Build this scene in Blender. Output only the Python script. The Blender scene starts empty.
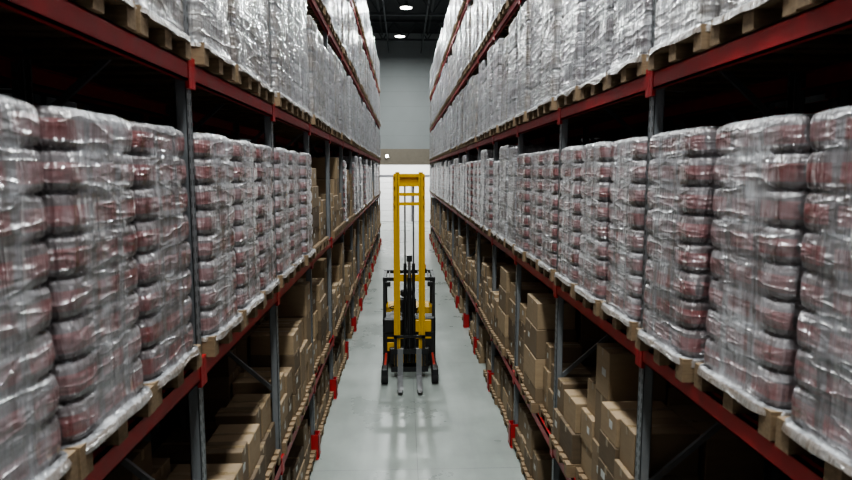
import bpy, math, random
from mathutils import Vector, Matrix, noise, Euler

random.seed(7)
scene = bpy.context.scene
COL = scene.collection

# ---------------------------------------------------------------- helpers
class MB:
    """mesh builder collecting boxes / cylinders / quads"""
    def __init__(s):
        s.v=[]; s.f=[]; s.m=[]; s.t=[]; s.sm=[]
    def add(s, verts, faces, mat=0, tint=0.5, smooth=False):
        o=len(s.v); s.v.extend([tuple(v) for v in verts])
        for f in faces:
            s.f.append(tuple(i+o for i in f)); s.m.append(mat); s.t.append(tint); s.sm.append(smooth)
    def box(s, x0,x1,y0,y1,z0,z1, mat=0, tint=0.5, M=None):
        vs=[Vector(p) for p in [(x0,y0,z0),(x1,y0,z0),(x1,y1,z0),(x0,y1,z0),(x0,y0,z1),(x1,y0,z1),(x1,y1,z1),(x0,y1,z1)]]
        if M: vs=[M@v for v in vs]
        s.add(vs,[(0,3,2,1),(4,5,6,7),(0,1,5,4),(1,2,6,5),(2,3,7,6),(3,0,4,7)],mat,tint)
    def bbox(s, x0,x1,y0,y1,z0,z1, b=0.01, mat=0, tint=0.5, M=None):
        """chamfered box"""
        vs=[]; idx={}
        X=(x0,x1);Y=(y0,y1);Z=(z0,z1)
        for i in (0,1):
            for j in (0,1):
                for k in (0,1):
                    sx=b if i==0 else -b; sy=b if j==0 else -b; sz=b if k==0 else -b
                    for a,p in enumerate([(X[i],Y[j]+sy,Z[k]+sz),(X[i]+sx,Y[j],Z[k]+sz),(X[i]+sx,Y[j]+sy,Z[k])]):
                        idx[(i,j,k,a)]=len(vs); vs.append(Vector(p))
        F=[]
        g=lambda i,j,k,a: idx[(i,j,k,a)]
        F+= [(g(0,0,0,0),g(0,0,1,0),g(0,1,1,0),g(0,1,0,0)),(g(1,0,0,0),g(1,1,0,0),g(1,1,1,0),g(1,0,1,0))]
        F+= [(g(0,0,0,1),g(1,0,0,1),g(1,0,1,1),g(0,0,1,1)),(g(0,1,0,1),g(0,1,1,1),g(1,1,1,1),g(1,1,0,1))]
        F+= [(g(0,0,0,2),g(0,1,0,2),g(1,1,0,2),g(1,0,0,2)),(g(0,0,1,2),g(1,0,1,2),g(1,1,1,2),g(0,1,1,2))]
        for k in (0,1):
            for j in (0,1): F.append((g(0,j,k,1),g(1,j,k,1),g(1,j,k,2),g(0,j,k,2)))
            for i in (0,1): F.append((g(i,0,k,0),g(i,1,k,0),g(i,1,k,2),g(i,0,k,2)))
        for i in (0,1):
            for j in (0,1): F.append((g(i,j,0,0),g(i,j,1,0),g(i,j,1,1),g(i,j,0,1)))
            for j in (0,1):
                for k in (0,1): F.append((g(i,j,k,0),g(i,j,k,1),g(i,j,k,2)))
        if M: vs=[M@v for v in vs]
        s.add(vs,F,mat,tint)
    def beam(s,p0,p1,w,h,mat=0,tint=0.5):
        p0=Vector(p0);p1=Vector(p1);d=p1-p0;L=d.length
        q=d.to_track_quat('X','Z').to_matrix().to_4x4()
        M=Matrix.Translation(p0)@q
        s.box(0,L,-w/2,w/2,-h/2,h/2,mat,tint,M)
    def cyl(s,p0,p1,r,n=16,mat=0,tint=0.5,r2=None):
        p0=Vector(p0);p1=Vector(p1);d=p1-p0;L=d.length
        if r2 is None: r2=r
        q=d.to_track_quat('Z','Y').to_matrix().to_4x4()
        M=Matrix.Translation(p0)@q
        vs=[M@Vector((r*math.cos(2*math.pi*i/n),r*math.sin(2*math.pi*i/n),0)) for i in range(n)]
        vs+=[M@Vector((r2*math.cos(2*math.pi*i/n),r2*math.sin(2*math.pi*i/n),L)) for i in range(n)]
        s.add(vs,[(i,(i+1)%n,n+(i+1)%n,n+i) for i in range(n)],mat,tint,True)
        s.add(vs,[tuple(range(n-1,-1,-1)),tuple(range(n,2*n))],mat,tint,False)
    def tube(s,pts,r,n=8,mat=0):
        for a,b in zip(pts[:-1],pts[1:]): s.cyl(a,b,r,n,mat)
    def mesh(s,name,mats):
        me=bpy.data.meshes.new(name); me.from_pydata(s.v,[],s.f)
        for m in mats: me.materials.append(m)
        me.polygons.foreach_set('material_index',s.m)
        me.polygons.foreach_set('use_smooth',s.sm)
        a=me.attributes.new('tint','FLOAT','FACE'); a.data.foreach_set('value',s.t)
        me.update(); return me

def obj(name,me,loc=(0,0,0),rot=(0,0,0),parent=None):
    o=bpy.data.objects.new(name,me); COL.objects.link(o)
    o.location=loc; o.rotation_euler=rot
    if parent: o.parent=parent
    return o
def empty(name,loc=(0,0,0)):
    o=bpy.data.objects.new(name,None); COL.objects.link(o); o.location=loc; o.empty_display_size=0.2
    return o

class NT:
    def __init__(s,name):
        s.mat=bpy.data.materials.new(name); s.mat.use_nodes=True
        s.t=s.mat.node_tree; s.b=s.t.nodes['Principled BSDF']
    def n(s,typ,**kw):
        x=s.t.nodes.new(typ)
        for k,v in kw.items():
            if k.startswith('i_'): x.inputs[k[2:].replace('_',' ')].default_value=v
            else: setattr(x,k,v)
        return x
    def l(s,a,b): s.t.links.new(a,b)
    def math(s,op,a,b=None,c=None):
        x=s.t.nodes.new('ShaderNodeMath'); x.operation=op
        for i,v in enumerate((a,b,c)):
            if v is None: continue
            if isinstance(v,(int,float)): x.inputs[i].default_value=v
            else: s.l(v,x.inputs[i])
        return x.outputs[0]
    def mix(s,f,a,b):
        x=s.t.nodes.new('ShaderNodeMix'); x.data_type='RGBA'
        for sock,v in ((x.inputs[0],f),(x.inputs[6],a),(x.inputs[7],b)):
            if isinstance(v,(int,float)): sock.default_value=v
            elif isinstance(v,tuple): sock.default_value=(*v,1) if len(v)==3 else v
            else: s.l(v,sock)
        return x.outputs[2]
    def coord(s,scale=(1,1,1),out='Object',rot=(0,0,0),offs=None):
        tc=s.n('ShaderNodeTexCoord'); mp=s.n('ShaderNodeMapping')
        mp.inputs['Scale'].default_value=scale; mp.inputs['Rotation'].default_value=rot
        s.l(tc.outputs[out],mp.inputs[0])
        if offs is not None:
            v=s.n('ShaderNodeVectorMath'); v.operation='ADD'; s.l(mp.outputs[0],v.inputs[0]); s.l(offs,v.inputs[1]); return v.outputs[0]
        return mp.outputs[0]
    def noise(s,vec,scale=5,detail=3,rough=0.5):
        x=s.n('ShaderNodeTexNoise'); x.inputs['Scale'].default_value=scale
        x.inputs['Detail'].default_value=detail; x.inputs['Roughness'].default_value=rough
        s.l(vec,x.inputs['Vector']); return x.outputs[0]
    def ramp(s,f,p0,p1):
        x=s.n('ShaderNodeMapRange'); x.inputs[1].default_value=p0; x.inputs[2].default_value=p1
        s.l(f,x.inputs[0]); return x.outputs[0]
    def bump(s,h,strength=0.3,dist=0.01,link=True):
        x=s.n('ShaderNodeBump'); x.inputs['Strength'].default_value=strength; x.inputs['Distance'].default_value=dist
        s.l(h,x.inputs['Height'])
        if link: s.l(x.outputs[0],s.b.inputs['Normal'])
        return x.outputs[0]
def simple(name,col,rough=0.5,metal=0.0,var=0.15,scale=6):
    k=NT(name); v=k.noise(k.coord(),scale,4)
    d=tuple(c*(1-var) for c in col); e=tuple(min(1,c*(1+var)) for c in col)
    k.l(k.mix(v,d,e),k.b.inputs['Base Color'])
    k.b.inputs['Roughness'].default_value=rough; k.b.inputs['Metallic'].default_value=metal
    k.l(k.math('MULTIPLY_ADD',v,0.2,rough-0.1),k.b.inputs['Roughness'])
    return k.mat
def emis(name,col,st):
    k=NT(name); k.b.inputs['Base Color'].default_value=(*col,1)
    k.b.inputs['Emission Color'].default_value=(*col,1); k.b.inputs['Emission Strength'].default_value=st
    return k.mat

# ---------------------------------------------------------------- materials
def film(name, labelcol, ccol, layer, style):
    """stretch-wrapped goods: dark contents showing through glossy clear film"""
    k=NT(name)
    co=k.coord(); sep=k.n('ShaderNodeSeparateXYZ'); k.l(co,sep.inputs[0])
    info=k.n('ShaderNodeObjectInfo')
    cmb=k.n('ShaderNodeCombineXYZ'); k.l(k.math('MULTIPLY',info.outputs['Random'],37),cmb.inputs[0]); k.l(k.math('MULTIPLY',info.outputs['Random'],91),cmb.inputs[2])
    off=cmb.outputs[0]
    z=k.math('SUBTRACT',sep.outputs[2],0.146)
    t=k.math('FRACT',k.math('DIVIDE',z,layer))
    band=k.math('MULTIPLY',k.math('GREATER_THAN',t,0.22),k.math('LESS_THAN',t,0.70))
    cy=k.math('FRACT',k.math('DIVIDE',k.math('ADD',sep.outputs[1],0.4),0.2667))
    g=k.math('MULTIPLY',k.math('GREATER_THAN',cy,0.10),k.math('LESS_THAN',cy,0.90))
    lab=k.math('MULTIPLY',g,band)
    seam=k.math('ADD',k.math('LESS_THAN',t,0.06),k.math('GREATER_THAN',t,0.95))
    content=k.mix(lab,ccol,labelcol)
    content=k.mix(seam,content,(0.025,0.018,0.018))
    below=k.math('LESS_THAN',sep.outputs[2],0.140)
    content=k.mix(below,content,(0.16,0.105,0.06))
    a=k.noise(k.coord((7,7,0.8),rot=(0.10,0.1,0),offs=off),1.5,5,0.6)
    b_=k.noise(k.coord((1.0,1.0,7),rot=(0.30,-0.25,0),offs=off),1.6,5,0.6)
    c=k.noise(k.coord((1.3,1.3,1.3),offs=off),1.6,3,0.5)
    m=k.math('ADD',k.math('MULTIPLY',a,0.5),k.math('ADD',k.math('MULTIPLY',b_,0.35),k.math('MULTIPLY',c,0.35)))
    op=k.ramp(m,0.49,0.72)
    op=k.math('MULTIPLY_ADD',op,0.58,0.20)
    at=k.n('ShaderNodeAttribute'); at.attribute_name='edge'
    op=k.math('MULTIPLY',op,k.math('MULTIPLY_ADD',at.outputs['Fac'],-0.42,1.0))
    op=k.math('MULTIPLY',op,k.math('MULTIPLY_ADD',below,-0.35,1.0))
    filmc=k.mix(info.outputs['Random'],(0.42,0.43,0.465),(0.66,0.67,0.71))
    k.l(k.mix(op,content,filmc),k.b.inputs['Base Color'])
    def ridge(v,p=3.0):
        r=k.math('SUBTRACT',1,k.math('ABSOLUTE',k.math('MULTIPLY_ADD',v,2,-1)))
        return k.math('POWER',r,p)
    n2=k.noise(k.coord((1.8,1.8,8),rot=(0.25,-0.2,0),offs=off),1.3,2.5,0.5)
    n3=k.noise(k.coord((10,10,1.0),rot=(-0.08,0.08,0),offs=off),1.3,2.5,0.5)
    n4=k.noise(k.coord((3,3,3),offs=off),2.0,3,0.5)
    hh=k.math('ADD',k.math('MULTIPLY',ridge(n2,5),0.8),k.math('ADD',k.math('MULTIPLY',ridge(n3,5),1.1),k.math('MULTIPLY',n4,0.8)))
    nb=k.bump(hh,0.45,0.014)
    nc=k.bump(hh,1.0,0.032,False)
    k.l(nc,k.b.inputs['Coat Normal'])
    k.b.inputs['Roughness'].default_value=0.36
    k.b.inputs['Specular IOR Level'].default_value=0.5
    k.b.inputs['Coat Weight'].default_value=1.0
    k.b.inputs['Coat IOR'].default_value=1.9
    k.l(k.math('MULTIPLY_ADD',c,0.16,0.05),k.b.inputs['Coat Roughness'])
    return k.mat
LHA=0.1765
M_filmA=film('stretch_film_over_red_tins',(0.19,0.020,0.016),(0.08,0.048,0.045),LHA,0)
M_filmB=film('stretch_film_over_cartons',(0.17,0.13,0.10),(0.11,0.085,0.07),0.31,1)
M_filmC=film('stretch_film_over_grey_packs',(0.11,0.085,0.09),(0.22,0.21,0.22),0.27,1)

k=NT('pallet_wood'); c=k.coord((3,18,18)); nn=k.noise(c,3,5)
k.l(k.mix(nn,(0.11,0.07,0.04),(0.34,0.24,0.145)),k.b.inputs['Base Color']); k.b.inputs['Roughness'].default_value=0.8
k.bump(nn,0.3,0.004); M_wood=k.mat

k=NT('corrugated_cardboard'); at=k.n('ShaderNodeAttribute'); at.attribute_name='tint'
nn=k.noise(k.coord((2,2,9)),3,4)
a=k.mix(at.outputs['Fac'],(0.085,0.058,0.036),(0.38,0.275,0.17))
b_=k.mix(k.ramp(nn,0.3,0.7),a,(0.20,0.14,0.087))
x=k.n('ShaderNodeMix',data_type='RGBA'); x.inputs[0].default_value=0.35; k.l(a,x.inputs[6]); k.l(b_,x.inputs[7])
k.l(x.outputs[2],k.b.inputs['Base Color']); k.b.inputs['Roughness'].default_value=0.75; k.bump(nn,0.15,0.003)
M_card=k.mat
M_tape=simple('packing_tape',(0.25,0.18,0.105),0.3)
M_label=simple('paper_label',(0.5,0.5,0.48),0.6)

M_red=simple('red_painted_steel',(0.36,0.018,0.020),0.42,0.0,0.35,9)
# upright steel with punched slots
k=NT('perforated_grey_steel'); sp=k.n('ShaderNodeSeparateXYZ'); k.l(k.coord(),sp.inputs[0])
yy=k.math('ABSOLUTE',k.math('SUBTRACT',k.math('FRACT',k.math('DIVIDE',k.math('ADD',sp.outputs[1],1.3),2.6)),0.5))
yy=k.math('MULTIPLY',yy,2.6)
hy=k.math('LESS_THAN',k.math('ABSOLUTE',k.math('SUBTRACT',yy,0.026)),0.008)
hz=k.math('LESS_THAN',k.math('FRACT',k.math('MULTIPLY',sp.outputs[2],13.3)),0.5)
hole=k.math('MULTIPLY',hy,hz); nn=k.noise(k.coord(),7,4)
base=k.mix(nn,(0.15,0.16,0.17),(0.25,0.26,0.275))
k.l(k.mix(hole,base,(0.01,0.01,0.01)),k.b.inputs['Base Color']); k.b.inputs['Roughness'].default_value=0.4
k.b.inputs['Metallic'].default_value=0.2; M_steel=k.mat

k=NT('polished_concrete'); co=k.coord()
n1=k.noise(co,0.5,6,0.65); n2=k.noise(k.coord((1,0.15,1)),3,5,0.6)
sp=k.n('ShaderNodeSeparateXYZ'); k.l(co,sp.inputs[0])
jy=k.math('LESS_THAN',k.math('FRACT',k.math('DIVIDE',k.math('ADD',sp.outputs[1],1.5),5.2)),0.0022)
jx=k.math('LESS_THAN',k.math('FRACT',k.math('DIVIDE',k.math('ADD',sp.outputs[0],16-0.2),8)),0.0013)
j=k.math('MAXIMUM',jy,jx)
c1=k.mix(k.ramp(n1,0.32,0.68),(0.215,0.238,0.225),(0.33,0.36,0.34))
c2=k.mix(k.math('MULTIPLY',k.ramp(n2,0.45,0.75),0.45),c1,(0.18,0.20,0.19))
k.l(k.mix(k.math('MULTIPLY',j,0.6),c2,(0.11,0.11,0.11)),k.b.inputs['Base Color'])
k.l(k.math('MULTIPLY_ADD',n1,0.28,0.16),k.b.inputs['Roughness']); k.bump(n2,0.08,0.004); M_floor=k.mat

def panel(name,col,w=1.1):
    k=NT(name); sp=k.n('ShaderNodeSeparateXYZ'); k.l(k.coord(),sp.inputs[0])
    a=k.math('LESS_THAN',k.math('FRACT',k.math('DIVIDE',k.math('ADD',sp.outputs[2],50),w)),0.012)
    nn=k.noise(k.coord(),0.7,4)
    b=k.mix(nn,tuple(c*0.9 for c in col),tuple(c*1.08 for c in col))
    k.l(k.mix(a,b,tuple(c*0.7 for c in col)),k.b.inputs['Base Color']); k.b.inputs['Roughness'].default_value=0.55
    return k.mat
M_wall=panel('grey_wall_panel',(0.42,0.445,0.45))
M_dark=panel('dark_wall_panel',(0.07,0.07,0.075))
M_white=panel('white_bay_panel',(0.7,0.7,0.69))
M_ceil=simple('dark_roof_sheet',(0.03,0.032,0.035),0.7)
M_truss=simple('roof_steel',(0.08,0.085,0.09),0.5,0.3)
M_beige=simple('beige_lintel',(0.30,0.26,0.21),0.6)
M_lamp=emis('lamp_lens',(1.0,0.98,0.92),14)
M_yel=simple('yellow_paint',(0.66,0.38,0.012),0.35,0,0.12)
M_blk=simple('black_paint',(0.014,0.014,0.015),0.4)
M_rub=simple('rubber',(0.02,0.02,0.02),0.8)
M_metal=simple('worn_steel',(0.30,0.30,0.31),0.35,0.8)
M_seat=simple('seat_vinyl',(0.03,0.03,0.035),0.55)
M_hub=simple('wheel_hub_red',(0.35,0.03,0.02),0.5)

# ---------------------------------------------------------------- room
X0,X1,Y0,Y1,H=-9.0,9.4,-8.0,48.0,14.8
def slab(name,a,mat):
    b=MB(); b.box(*a); return obj(name,b.mesh(name,[mat]))
slab('floor',(X0-.3,X1+.3,Y0-.3,60,-0.3,0),M_floor)
slab('ceiling',(X0-.3,X1+.3,Y0-.3,Y1+.3,H,H+.3),M_ceil)
slab('wall_left',(X0-.3,X0,Y0,Y1,0,H),M_dark)
slab('wall_right',(X1,X1+.3,Y0,Y1,0,H),M_dark)
slab('wall_near',(X0-.3,X1+.3,Y0-.3,Y0,0,H),M_dark)
b=MB(); ox0,ox1,oz=-4.2,4.6,5.0
b.box(X0-.3,ox0,Y1,Y1+.3,0,H); b.box(ox1,X1+.3,Y1,Y1+.3,0,H); b.box(ox0,ox1,Y1,Y1+.3,oz,H)
obj('wall_far',b.mesh('wall_far',[M_wall]))
b=MB(); b.box(ox0-.4,ox1+.4,Y1-0.25,Y1,oz,oz+1.2); b.box(ox0-.4,ox1+.4,Y1-0.32,Y1-0.25,oz,oz+0.12)
b.box(ox0-.2,ox0,Y1-0.1,Y1,0,oz); b.box(ox1,ox1+.2,Y1-0.1,Y1,0,oz)
obj('trim_1',b.mesh('trim_1',[M_beige]))
# loading bay behind opening
slab('wall_loading_bay_back',(X0,X1,56,56.3,0,7),M_white)
slab('wall_loading_bay_left',(X0-.3,X0,Y1+.3,56.3,0,7),M_white)
slab('wall_loading_bay_right',(X1,X1+.3,Y1+.3,56.3,0,7),M_white)
slab('ceiling_loading_bay',(X0-.3,X1+.3,Y1+.3,56.3,7,7.2),M_white)
M_dd=simple('dock_door_white',(0.75,0.75,0.74),0.4)
M_fr=simple('dock_door_frame',(0.12,0.12,0.13),0.5)
for di,cx in enumerate((-2.4,2.4)):
    b=MB()
    for i in range(8):
        b.box(cx-1.5,cx+1.5,55.9,55.94+0.02*(i%2),0.02+i*0.5,0.5+i*0.5)
    for a_ in ((cx-1.65,cx-1.5,0,4.1),(cx+1.5,cx+1.65,0,4.1),(cx-1.65,cx+1.65,4.02,4.2)):
        b.box(a_[0],a_[1],55.85,55.99,a_[2],a_[3],1)
    obj('door_%d'%(di+1),b.mesh('door',[M_dd,M_fr]))
# trusses
def truss(name,y):
    b=MB(); z1=H-0.08; z0=H-1.3
    b.beam((X0+.01,y,z1),(X1-.01,y,z1),.14,.14); b.beam((X0+.01,y,z0),(X1-.01,y,z0),.14,.14)
    n=12; w=(X1-X0-.1)/n
    for i in range(n):
        x=X0+.05+i*w
        b.beam((x,y,z0),(x+w/2,y,z1),.07,.07); b.beam((x+w/2,y,z1),(x+w,y,z0),.07,.07)
    return obj(name,b.mesh(name,[M_truss]))
for y in (4,11,18,25,31,37,44): truss('roof_truss',y)
b=MB()
for x in (-7,-4,-1.5,1.9,4.5,7):
    b.box(x-.06,x+.06,Y0+.02,Y1-.02,H-.14,H-0.001)
obj('roof_purlins',b.mesh('roof_purlins',[M_truss]))
for x in (-1.0,1.4):
    b=MB(); b.cyl((x,Y0+.1,H-1.45),(x,Y1-.1,H-1.45),.05,12)
    for y in range(-6,48,4): b.cyl((x,y,H-1.45),(x,y,H-0.01),.015,8); b.cyl((x,y,H-1.6),(x,y,H-1.5),.02,8)
    obj('sprinkler_pipe',b.mesh('sprinkler_pipe',[M_truss]))

# ---------------------------------------------------------------- high bay lamps
b=MB()
b.cyl((0,0,0.10),(0,0,0.22),.32,24,0,r2=.18); b.cyl((0,0,0.22),(0,0,0.42),.12,16,0); b.cyl((0,0,0.42),(0,0,1.79),.012,6,0)
b.cyl((0,0,0.085),(0,0,0.10),.31,24,1)
me_lamp=b.mesh('high_bay_lamp',[M_truss,M_lamp])
def lamp(x,y,p,z=13.0):
    o=obj('high_bay_lamp',me_lamp,(x,y,z))
    ld=bpy.data.lights.new('lamp_light','AREA'); ld.shape='DISK'; ld.size=0.62; ld.energy=p; ld.color=(0.95,1.0,0.98)
    lo=bpy.data.objects.new('lamp_light',ld); COL.objects.link(lo); lo.parent=o; lo.location=(0,0,0.07)
for i,(y,p) in enumerate(((-4,450),(-0.5,600),(2.7,450),(6,490),(13,520),(20,540),(27,560),(34,580),(41,700))):
    lamp(-0.15 if i%2==0 else 0.2,y,p)
b=MB(); b.box(-.9,.9,-.06,.06,0,.08,0); b.box(-.85,.85,-.045,.045,-.02,0,1); b.box(-.6,-.58,-.01,.01,.08,.29); b.box(.58,.6,-.01,.01,.08,.29)
me_str=b.mesh('doorway_fill_lamp',[M_truss,M_lamp])  # added fixtures, out of view in the bay, to brighten the far opening
for i,x in enumerate((-3,-0.0,3)):
    for yy in (50.5,53.5):
        o=obj('doorway_fill_lamp',me_str,(x+.2,yy,6.7))
        ld=bpy.data.lights.new('doorway_fill_light','AREA'); ld.shape='RECTANGLE'; ld.size=1.7; ld.size_y=.3; ld.energy=230
        lo=bpy.data.objects.new('doorway_fill_light',ld); COL.objects.link(lo); lo.parent=o; lo.location=(0,0,-.05)
b=MB(); b.cyl((0,0,0),(0,-0.25,0),.12,16,0); b.cyl((0,-.25,0),(0,-.27,0),.11,16,1)
obj('wall_lamp',b.mesh('wall_lamp',[M_truss,emis('wall_lamp_lens',(1,.97,.9),25)]),(-1.2,Y1-.25,5.65))

# ---------------------------------------------------------------- racks
BAY=2.6
LEV=[1.15,3.1,5.1,7.1,9.1]
def rack(name,xf,sgn,ystart,nb,H=10.6):
    """xf = aisle face x, sgn = direction into the rack, ystart = first upright"""
    D=1.1
    root=empty(name,(xf,ystart,0))
    u=MB(); be=MB(); g=MB()
    def bx(m,a,b_,*r,**k):
        a*=sgn;b_*=sgn; m.box(min(a,b_),max(a,b_),*r,**k)
    for i in range(nb+1):
        y=i*BAY
        for xx,dr in ((0,1),(D,-1)):
            bx(u,xx,xx+dr*.006,y-.05,y+.05,0,H)
            bx(u,xx,xx+dr*.075,y-.05,y-.044,0,H); bx(u,xx,xx+dr*.075,y+.044,y+.05,0,H)
            bx(u,xx+dr*.069,xx+dr*.075,y-.05,y-.03,0,H); bx(u,xx+dr*.069,xx+dr*.075,y+.03,y+.05,0,H)
            bx(u,xx-dr*.03,xx+dr*.11,y-.08,y+.08,0,.012)
        z=0.2; k=0
        while z<H-.9:
            a,c=(0.04,D-.04) if k%2==0 else (D-.04,.04)
            u.beam((a*sgn,y,z),(c*sgn,y,z+.9),.03,.045)
            z+=.9;k+=1
        for z in (0.2,H-.3): u.beam((.04*sgn,y,z),((D-.04)*sgn,y,z),.03,.045)
        # red foot guard
        bx(g,-.075,-.067,y-.085,y+.085,0.0,.38)
        bx(g,-.075,.09,y-.085,y-.077,0,.38); bx(g,-.075,.09,y+.077,y+.085,0,.38)
        g.box(min(-.075*sgn,.02*sgn),max(-.075*sgn,.02*sgn),y-.14,y+.14,0,.012)
    for i in range(nb):
        y0=i*BAY+.05; y1=(i+1)*BAY-.05
        for L in LEV:
            for xx,dr in ((0,1),(D,-1)):
                # C-section beam with lips
                bx(be,xx-dr*.02,xx+dr*.004,y0,y1,L-.06,L+.06)
                bx(be,xx-dr*.02,xx+dr*.035,y0,y1,L+.05,L+.06)
                bx(be,xx-dr*.02,xx+dr*.035,y0,y1,L-.06,L-.05)
                bx(be,xx-dr*.026,xx-dr*.0,y0-.048,y0+.012,L-.11,L+.09)
                bx(be,xx-dr*.026,xx-dr*.0,y1-.012,y1+.048,L-.11,L+.09)
    for nm,m,mt in (('uprights',u,M_steel),('beams',be,M_red),('foot_guards',g,M_red)):
        obj(nm,m.mesh(name+'_'+nm,[mt]),parent=root)
    return root
XL,XR=-1.4,1.8
YL=4.2-3*BAY; YR=4.5-3*BAY; NL=16; NR=17
rack('pallet_rack',XL,-1,YL,NL)
rack('pallet_rack',XR,1,YR,NR)
rack('pallet_rack',XL-1.1-.25,-1,YL,NL)
rack('pallet_rack',XR+1.1+.25,1,YR,NR)

# ---------------------------------------------------------------- pallets & loads
def pallet(b,mat):
    # x = 1.2 long, y = 0.78 wide ; origin bottom centre
    W=.39
    for y in (-W+.05,0,W-.05):
        b.box(-.6,.6,y-.05,y+.05,0,.022,mat)
        for x in (-.6+.0725,0,.6-.0725):
            b.box(x-.0725,x+.0725,y-.05,y+.05,.022,.1,mat)
    for x in (-.6+.0725,0,.6-.0725): b.box(x-.0725,x+.0725,-W,W,.1,.122,mat)
    for y,w in ((-.335,.11),(-.18,.1),(0,.12),(.18,.1),(.335,.11)):
        b.box(-.6,.6,y-w/2+.003,y+w/2-.003,.122,.144,mat)

def ringpts(hx,hy,r,n):
    sx=2*(hx-r); sy=2*(hy-r); arc=math.pi/2*r
    tot=2*sx+2*sy+4*arc; out=[]
    parts=[('l',(hx,-(hy-r)),(0,1),sy,(1,0)),('a',(hx-r,hy-r),0),('l',(hx-r,hy),(-1,0),sx,(0,1)),('a',(-(hx-r),hy-r),90),
           ('l',(-hx,hy-r),(0,-1),sy,(-1,0)),('a',(-(hx-r),-(hy-r)),180),('l',(-(hx-r),-hy),(1,0),sx,(0,-1)),('a',(hx-r,-(hy-r)),270)]
    for i in range(n):
        s=tot*i/n
        for p in parts:
            L=p[3] if p[0]=='l' else arc
            if s<=L:
                if p[0]=='l':
                    e=min(s,L-s)
                    out.append((p[1][0]+p[2][0]*s,p[1][1]+p[2][1]*s,p[4][0],p[4][1],max(0,1-e/.11)))
                else:
                    a=math.radians(p[2])+s/r
                    out.append((p[1][0]+r*math.cos(a),p[1][1]+r*math.sin(a),math.cos(a),math.sin(a),1.0))
                break
            s-=L
    return out

def ridged(v,p): 
    return (1-abs(noise.noise(v)))**p
def load_mesh(name,seed,h,style,fm):
    rnd=random.Random(seed); b=MB(); pallet(b,1)
    n=128
    lh={0:LHA,1:.31,2:.27}[style]
    per={0:12,1:18,2:16}[style]
    nz=int(round(h/lh*per))
    hx,hy=.580,.374; r=.075 if style==0 else .035
    R=ringpts(hx,hy,r,n)
    nl=int(h/lh)+2; sh=[(rnd.uniform(-.005,.005),rnd.uniform(-.005,.005),rnd.uniform(-.006,.003)) for _ in range(nl)]
    vs=[]; ed=[]; z0=.146
    off=Vector((seed*3.7,seed*1.3,0))
    skirt=[(-.045,.036),(-.03,.034),(-.012,.030),(-.002,.024)]
    rowsz=[(z,f) for z,f in skirt]+[(h*j/nz,0) for j in range(nz+1)]
    NR_=len(rowsz)
    for jj,(z,fl) in enumerate(rowsz):
        zc=max(0,z); l=int(zc/lh+1e-6); t=(zc/lh+1e-6)%1
        bl=(abs(math.sin(math.pi*t))**.3)
        for (x,y,nx,ny,cr) in R:
            if style==0:
                # tins with rims: film pulled tight round the corners, spanning the flat faces
                fw=.05+.07*max(0,noise.noise(Vector((x*3,y*3,z*3))+off)*2)
                d=-.033*(1-bl)*(fw+(1-fw)*cr)
                u=(y+.374)/(.2493) if abs(nx)>.5 else (x+.58)/.29
                d+=-.005*(1-abs(math.sin(math.pi*u))**.5)*(1-cr)
            else:
                d=-.010*(1-bl)*(0.3+.7*cr)+sh[l][2]
            d+=.008*noise.noise(Vector((x*2.2,y*2.2,z*1.6))+off)
            d+=.005*(ridged(Vector((x*2+z*1.1,y*3+z*1.0,z*5-x*2))+off,6)-.5)
            d+=.006*(ridged(Vector((x*7,y*8,z*0.7))+off*1.7,6)-.5)
            if zc<.05: d+=.008*(1-zc/.05)
            if fl: d=fl+.006*noise.noise(Vector((x*6,y*6,seed)))
            tp=max(0,(z-h+.04)/.04); d-=.022*tp*tp
            wob=.045*noise.noise(Vector((x*3.5,y*3.5,seed+9))) if jj==0 else 0
            zz=z0+z+wob+(.010*noise.noise(Vector((x*3,y*3,seed))) if jj==NR_-1 else 0)
            kx=0 if fl else 1
            vs.append((x+nx*d+kx*sh[l][0]*(1 if style else .4),y+ny*d*(.75 if fl else 1)+kx*sh[l][1]*(1 if style else .5),zz))
            ed.append(0 if fl else cr)
    fs=[]
    for j in range(NR_-1):
        for i in range(n):
            fs.append((j*n+i,j*n+(i+1)%n,(j+1)*n+(i+1)%n,(j+1)*n+i))
    last=(NR_-1)*n
    for s_,dz in ((.75,.004),(.4,-.004)):
        o=len(vs)
        for i in range(n):
            x,y,_=vs[last+i]
            x*=s_; y*=s_
            vs.append((x,y,z0+h+dz+.010*noise.noise(Vector((x*6,y*6,seed))))); ed.append(0)
        for i in range(n): 
            fs.append((last+i,last+(i+1)%n,o+(i+1)%n,o+i))
        last=o
    fs.append(tuple(range(last,last+n)))
    o0=len(b.v)
    b.add(vs,fs,0,.5,True)
    me=b.mesh(name,[fm,M_wood])
    a=me.attributes.new('edge','FLOAT','POINT'); a.data.foreach_set('value',[0.0]*o0+ed)
    return me
LOW=[load_mesh('load_tins',i,LHA*8,0,M_filmA) for i in range(6)]
CAR=[load_mesh('load_cartons',10+i,h,1,M_filmB) for i,h in enumerate((1.55,1.45,1.24))]
GRY=[load_mesh('load_packs',20+i,h,2,M_filmC) for i,h in enumerate((1.62,1.55,1.35,1.6))]

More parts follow.
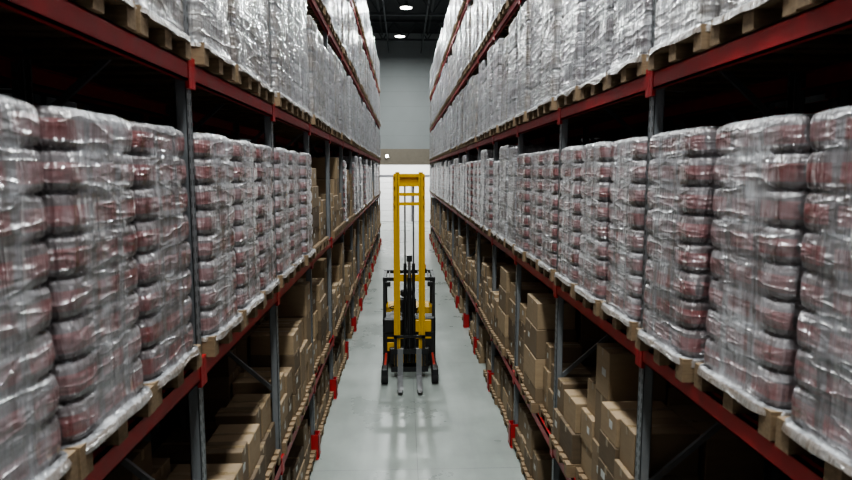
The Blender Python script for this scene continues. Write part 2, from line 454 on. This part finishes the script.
def cbox(b,x0,x1,y0,y1,z0,z1,rnd,rotz=0):
    cx,cy=(x0+x1)/2,(y0+y1)/2; M=Matrix.Translation((cx,cy,0))@Matrix.Rotation(rotz,4,'Z')
    a,c=(x1-x0)/2,(y1-y0)/2; t=rnd.random()
    b.bbox(-a,a,-c,c,z0,z1,.006,0,t,M)
    b.box(-a-.0015,a+.0015,-.025,.025,z1-.07,z1+.0012,1,.5,M)
    b.box(-a-.0012,a+.0012,-.002,.002,z1,z1+.002,1,.1,M)
    if rnd.random()<.5:
        yy=rnd.uniform(-c*.5,c*.4); w=rnd.uniform(.03,.06)
        b.box(a,a+.0015,yy-w,yy+w,z0+(z1-z0)*.45,z0+(z1-z0)*.45+.07,2,.5,M)
def stack_mesh(name,seed,h,full=True):
    """pallet with mixed cartons: columns of differing box sizes"""
    rnd=random.Random(seed*13+5); b=MB(); pallet(b,3)
    kind=rnd.choice((0,0,1,2,3))
    if kind==0: cols=[(-.57,0,-.385,0),(-.57,0,0,.385),(0,.57,-.385,0),(0,.57,0,.385)]
    elif kind==1: cols=[(-.57,-.02,-.385,.385),(-.02,.57,-.385,.04),(-.02,.57,.04,.385)]
    elif kind==2: cols=[(-.57,.1,-.385,.385),(.1,.57,-.385,-.12),(.1,.57,-.12,.385)]
    else: cols=[(-.57,0,-.385,.385),(0,.57,-.385,.385)]
    for (x0,x1,y0,y1) in cols:
        hc=max(.45,h*rnd.choice((1,1,.95,.8,.62)))
        z=.146; bh0=rnd.choice((.26,.33,.4,.5))
        while z<hc-.14:
            bh=bh0 if rnd.random()<.7 else rnd.choice((.2,.26,.33,.4)); bh=min(bh,h-z)
            top=z+bh>hc-.14
            g=.006 if not top else rnd.uniform(.006,.035)
            xs=rnd.uniform(0,.02) if not top else rnd.uniform(0,.04)
            cbox(b,x0+g,x1-g-xs,y0+g,y1-g,z,z+bh-.003,rnd,rnd.uniform(-.012,.012)*(3.5 if top and g>.015 else 1))
            z+=bh
    return b.mesh(name,[M_card,M_tape,M_label,M_wood])
ST=[stack_mesh('box_stack',i,h) for i,h in enumerate((1.35,1.1,1.5,0.85,1.25,1.6,1.0,1.4,1.2,1.5))]
SM=[stack_mesh('box_stack_low',30+i,h) for i,h in enumerate((0.85,.7,.6,.9,.8))]

rows={}
def place(me,name,side,y,L,row=None,dx=0,rz=0,back=False):
    xf=XL if side<0 else XR
    xc=xf+side*(0.53+dx) if not back else xf+side*(1.35+.55)
    rot=(0 if side<0 else math.pi)+rz
    z=(L+.061) if L>0 else 0.0
    par=None
    if row:
        if row not in rows: rows[row]=empty(name+'_row',(0,0,0))
        par=rows[row]
    return obj(name,me,(xc,y,z),(0,0,rot),par)

for side,ys,nb in ((-1,YL,NL),(1,YR,NR)):
    rnd=random.Random(100+side)
    for bi in range(nb):
        yb=ys+bi*BAY; ymid=yb+BAY/2
        if yb+BAY<0.8 and bi<1: continue
        for L in [0]+LEV:
            near = yb<11 and L in (3.1,5.1) and yb>=0
            for k_ in (-1,0,1):
                y=ymid+k_*.83+rnd.uniform(-.008,.008)
                if side<0 and bi==2 and L==3.1: y=(2.13,2.92,3.71)[k_+1]
                dx=rnd.uniform(-.02,.03); rz=rnd.uniform(-.008,.008)
                row=None if near else (side,L,'w')
                if L==3.1:
                    if side<0 and 9<yb<11.9: 
                        if k_<1: place(rnd.choice(ST[:5]),'cardboard_box_stack',side,y,L,(side,L,'c'),dx,rz)
                        continue
                    if side<0 and yb>11.5 and rnd.random()<.6:
                        place(rnd.choice(ST),'cardboard_box_stack',side,y,L,(side,L,'c'),dx,rz); continue
                    if side>0 and 9<yb<11.9:
                        place(rnd.choice(GRY),'wrapped_pallet',side,y,L,row,dx,rz); continue
                    me=rnd.choice(LOW) if (yb<9 or rnd.random()<.5) else rnd.choice(GRY)
                    place(me,'wrapped_pallet',side,y,L,row,dx,rz)
                elif L>3.2:
                    me=rnd.choice(GRY+CAR[:2])
                    place(me,'wrapped_pallet',side,y,L,row,dx,rz)
                elif L==1.15:
                    if rnd.random()<.9:
                        place(rnd.choice(ST),'cardboard_box_stack',side,y,L,(side,L,'c') if (yb>9 or yb<0) else None,dx+rnd.choice((0,0,.06)),rz)
                else:
                    if rnd.random()<.85: place(rnd.choice(SM),'cardboard_box_stack',side,y,L,(side,L,'c'),dx+.03,rz)
            # back rack
            if L>3.2:
                for k_ in (-1,0,1):
                    if rnd.random()<.75: place(rnd.choice(GRY+CAR),'wrapped_pallet',side,ymid+k_*.83,L,(side,'b','w'),0,0,True)
            elif rnd.random()<.8:
                for k_ in (-1,0,1):
                    if rnd.random()<.7: place(rnd.choice(SM if L==0 else ST),'cardboard_box_stack',side,ymid+k_*.83,L,(side,'b','c'),0,0,True)

# ---------------------------------------------------------------- reach truck
ft=empty('reach_truck_forklift',(0.13,13.1,0))   # +y away from camera, forks toward -y
def part(nm,b,mats): 
    return obj(nm,b.mesh(nm,mats),parent=ft)
# mast
b=MB()
for s in (-1,1):
    x=s*.27
    b.box(x-.065,x+.065,.10,.115,.12,4.38); b.box(x-.065,x-.05,.0,.115,.12,4.38) ; b.box(x+.05,x+.065,.0,.115,.12,4.38)
    x=s*.245
    b.box(x-.045,x+.045,-.03,-.018,.2,4.45); b.box(x-.006,x+.006,-.03,.09,.2,4.45); b.box(x-.045,x+.045,.08,.09,.2,4.45)
for z in (4.38,4.18,3.98,3.78): b.box(-.33,.33,.02,.08,z-.035,z+.035)
b.box(-.33,.33,.115,.16,4.2,4.38); b.box(-.33,.33,.115,.16,2.1,2.25); b.box(-.33,.33,.115,.16,.3,.5)
part('mast',b,[M_yel])
b=MB()
b.cyl((-.09,.08,.3),(-.09,.08,2.5),.035,14,0); b.cyl((.09,.08,.3),(.09,.08,2.5),.035,14,0)
b.cyl((-.09,.08,2.5),(-.09,.08,4.2),.018,10,1); b.cyl((.09,.08,2.5),(.09,.08,4.2),.018,10,1)
b.cyl((0,.02,.35),(0,.02,2.2),.05,16,0); b.cyl((0,.02,2.2),(0,.02,2.6),.03,12,1)
b.tube([(-.03,.0,2.3),(-.03,-.02,1.4),(-.04,-.04,.7)],.012,8,0); b.tube([(.03,.0,2.3),(.035,-.02,1.4),(.05,-.04,.7)],.012,8,0)
b.box(-.06,.06,-.02,.06,2.55,2.68,0)
part('hydraulic_cylinders',b,[M_blk,M_metal])
# carriage + backrest + forks
b=MB()
b.box(-.40,.40,-.10,-.055,.55,.66,0); b.box(-.40,.40,-.10,-.055,.16,.27,0)
for x in (-.30,.30): b.box(x-.03,x+.03,-.08,-.04,.16,.95,0)
b.box(-.34,.34,-.08,-.05,.90,.96,0)
for x in (-.12,0,.12): b.box(x-.012,x+.012,-.075,-.055,.6,.92,0)
for s in (-1,1):
    x=s*.20
    b.box(x-.06,x+.06,-.145,-.102,.05,.68,1)
    vs=[(x-.06,-.145,.05),(x+.06,-.145,.05),(x+.06,-.145,.095),(x-.06,-.145,.095),
        (x-.06,-.95,.055),(x+.06,-.95,.055),(x+.06,-.95,.08),(x-.06,-.95,.08),
        (x-.035,-1.12,.06),(x+.035,-1.12,.06),(x+.035,-1.12,.068),(x-.035,-1.12,.068)]
    F=[(0,1,2,3)]
    for o in (0,4): F+=[(o,o+4,o+5,o+1),(o+1,o+5,o+6,o+2),(o+2,o+6,o+7,o+3),(o+3,o+7,o+4,o)]
    F.append((11,10,9,8)); b.add(vs,F,1)
part('fork_carriage',b,[M_blk,M_metal])
# reach legs and wheels
b=MB()
for s in (-1,1):
    x=s*.53
    b.bbox(x-.055,x+.055,-.25,1.0,.16,.32,.015,0)
    b.bbox(x-.065,x+.065,-.52,-.2,.20,.36,.02,1)
    b.box(x-.07,x-.06,-.5,-.25,.05,.22,1); b.box(x+.06,x+.07,-.5,-.25,.05,.22,1)
    b.cyl((x-.055,-.36,.165),(x+.055,-.36,.165),.165,24,2)
    b.cyl((x-.058,-.36,.165),(x+.058,-.36,.165),.08,16,3)
    b.box(x-.03 if s>0 else x-.02,x+.02 if s>0 else x+.03,-.2,.9,.32,.35,3)
b.bbox(-.45,.45,.55,.85,.12,.5,.02,0)
part('straddle_legs',b,[M_blk,M_blk,M_rub,M_hub])
# chassis
b=MB()
b.bbox(-.60,.60,.70,2.15,.12,.86,.04,0)
b.bbox(-.60,-.12,.66,1.35,.80,1.16,.04,0)
b.bbox(.10,.60,.70,1.10,.80,1.18,.04,0)
b.bbox(.14,.50,.64,.70,.84,1.12,.015,1)
b.bbox(-.50,-.30,.65,.70,.40,.60,.01,1)
b.bbox(-.58,.58,1.75,2.2,.72,1.25,.08,1)
b.cyl((-.3,1.75,.17),(.3,1.75,.17),.17,24,2)
b.box(-.5,.5,.688,.70,.68,.72,1)
part('chassis',b,[M_blk,M_yel,M_rub])
b=MB()
b.bbox(-.30,.18,1.30,1.75,.78,.92,.04,0); b.bbox(-.30,.18,1.66,1.80,.9,1.42,.05,0); b.bbox(-.20,.08,1.67,1.78,1.44,1.62,.04,0)
b.bbox(.22,.32,1.25,1.7,1.05,1.12,.03,0); b.bbox(-.42,-.33,1.25,1.7,1.05,1.12,.03,0)
part('operator_seat',b,[M_seat])
b=MB(); b.cyl((-.32,1.05,1.1),(-.30,1.15,1.28),.02,10,0)
C=Vector((-.30,1.16,1.30)); q=Matrix.Rotation(math.radians(-25),4,'X'); pr=None
for i in range(21):
    a=2*math.pi*i/20; p=C+q@Vector((.15*math.cos(a),.15*math.sin(a),0))
    if pr is not None: b.cyl(pr,p,.014,8,0)
    pr=p
for a in (0,2.1,4.2): b.cyl(C,C+q@Vector((.15*math.cos(a),.15*math.sin(a),0)),.01,6,0)
for x in (.18,.26,.34): b.cyl((x,1.05,1.12),(x,1.0,1.3),.01,6,0); b.cyl((x,1.0,1.28),(x,.995,1.33),.02,8,0)
part('steering_and_levers',b,[M_blk])
# overhead guard
b=MB()
for x in (-.56,.56):
    b.beam((x,.78,1.1),(x,.92,2.02),.07,.06); b.beam((x,2.1,1.2),(x,1.95,2.02),.07,.06)
    b.beam((x,.88,2.02),(x,2.0,2.02),.07,.07)
b.box(-.60,.60,.87,.95,1.98,2.06); b.box(-.60,.60,1.93,2.0,1.98,2.06)
for i in range(9):
    x=-.46+i*.115; b.box(x-.014,x+.014,.93,1.95,2.0,2.04)
b.beam((-.30,.80,1.1),(-.30,.90,2.02),.035,.035)
b.cyl((.38,1.9,2.06),(.38,1.9,2.10),.06,12,0); b.cyl((.38,1.9,2.10),(.38,1.9,2.2),.045,14,1)
b.bbox(-.54,-.42,.80,.87,1.86,1.97,.01,0); b.bbox(.42,.54,.80,.87,1.86,1.97,.01,0)
part('overhead_guard',b,[M_blk,simple('amber_beacon',(0.7,0.25,0.02),0.2)])

# ---------------------------------------------------------------- world & camera
w=bpy.data.worlds.new('World'); scene.world=w; w.use_nodes=True
w.node_tree.nodes['Background'].inputs[0].default_value=(.5,.55,.6,1); w.node_tree.nodes['Background'].inputs[1].default_value=.02

cam=bpy.data.cameras.new('camera'); co=bpy.data.objects.new('camera',cam); COL.objects.link(co)
f=620.0; cam.sensor_width=36; cam.lens=f/852*36; cam.clip_start=.05; cam.clip_end=200
co.location=(0,0,4.45)
pitch=math.atan(68/f); yaw=math.atan(23/f)
co.rotation_euler=(math.pi/2-pitch,0,-yaw)
cam.dof.use_dof=True; cam.dof.focus_distance=13; cam.dof.aperture_fstop=2.2
scene.camera=co
scene.view_settings.view_transform='AgX'
try: scene.view_settings.look='AgX - Medium High Contrast'
except Exception: pass
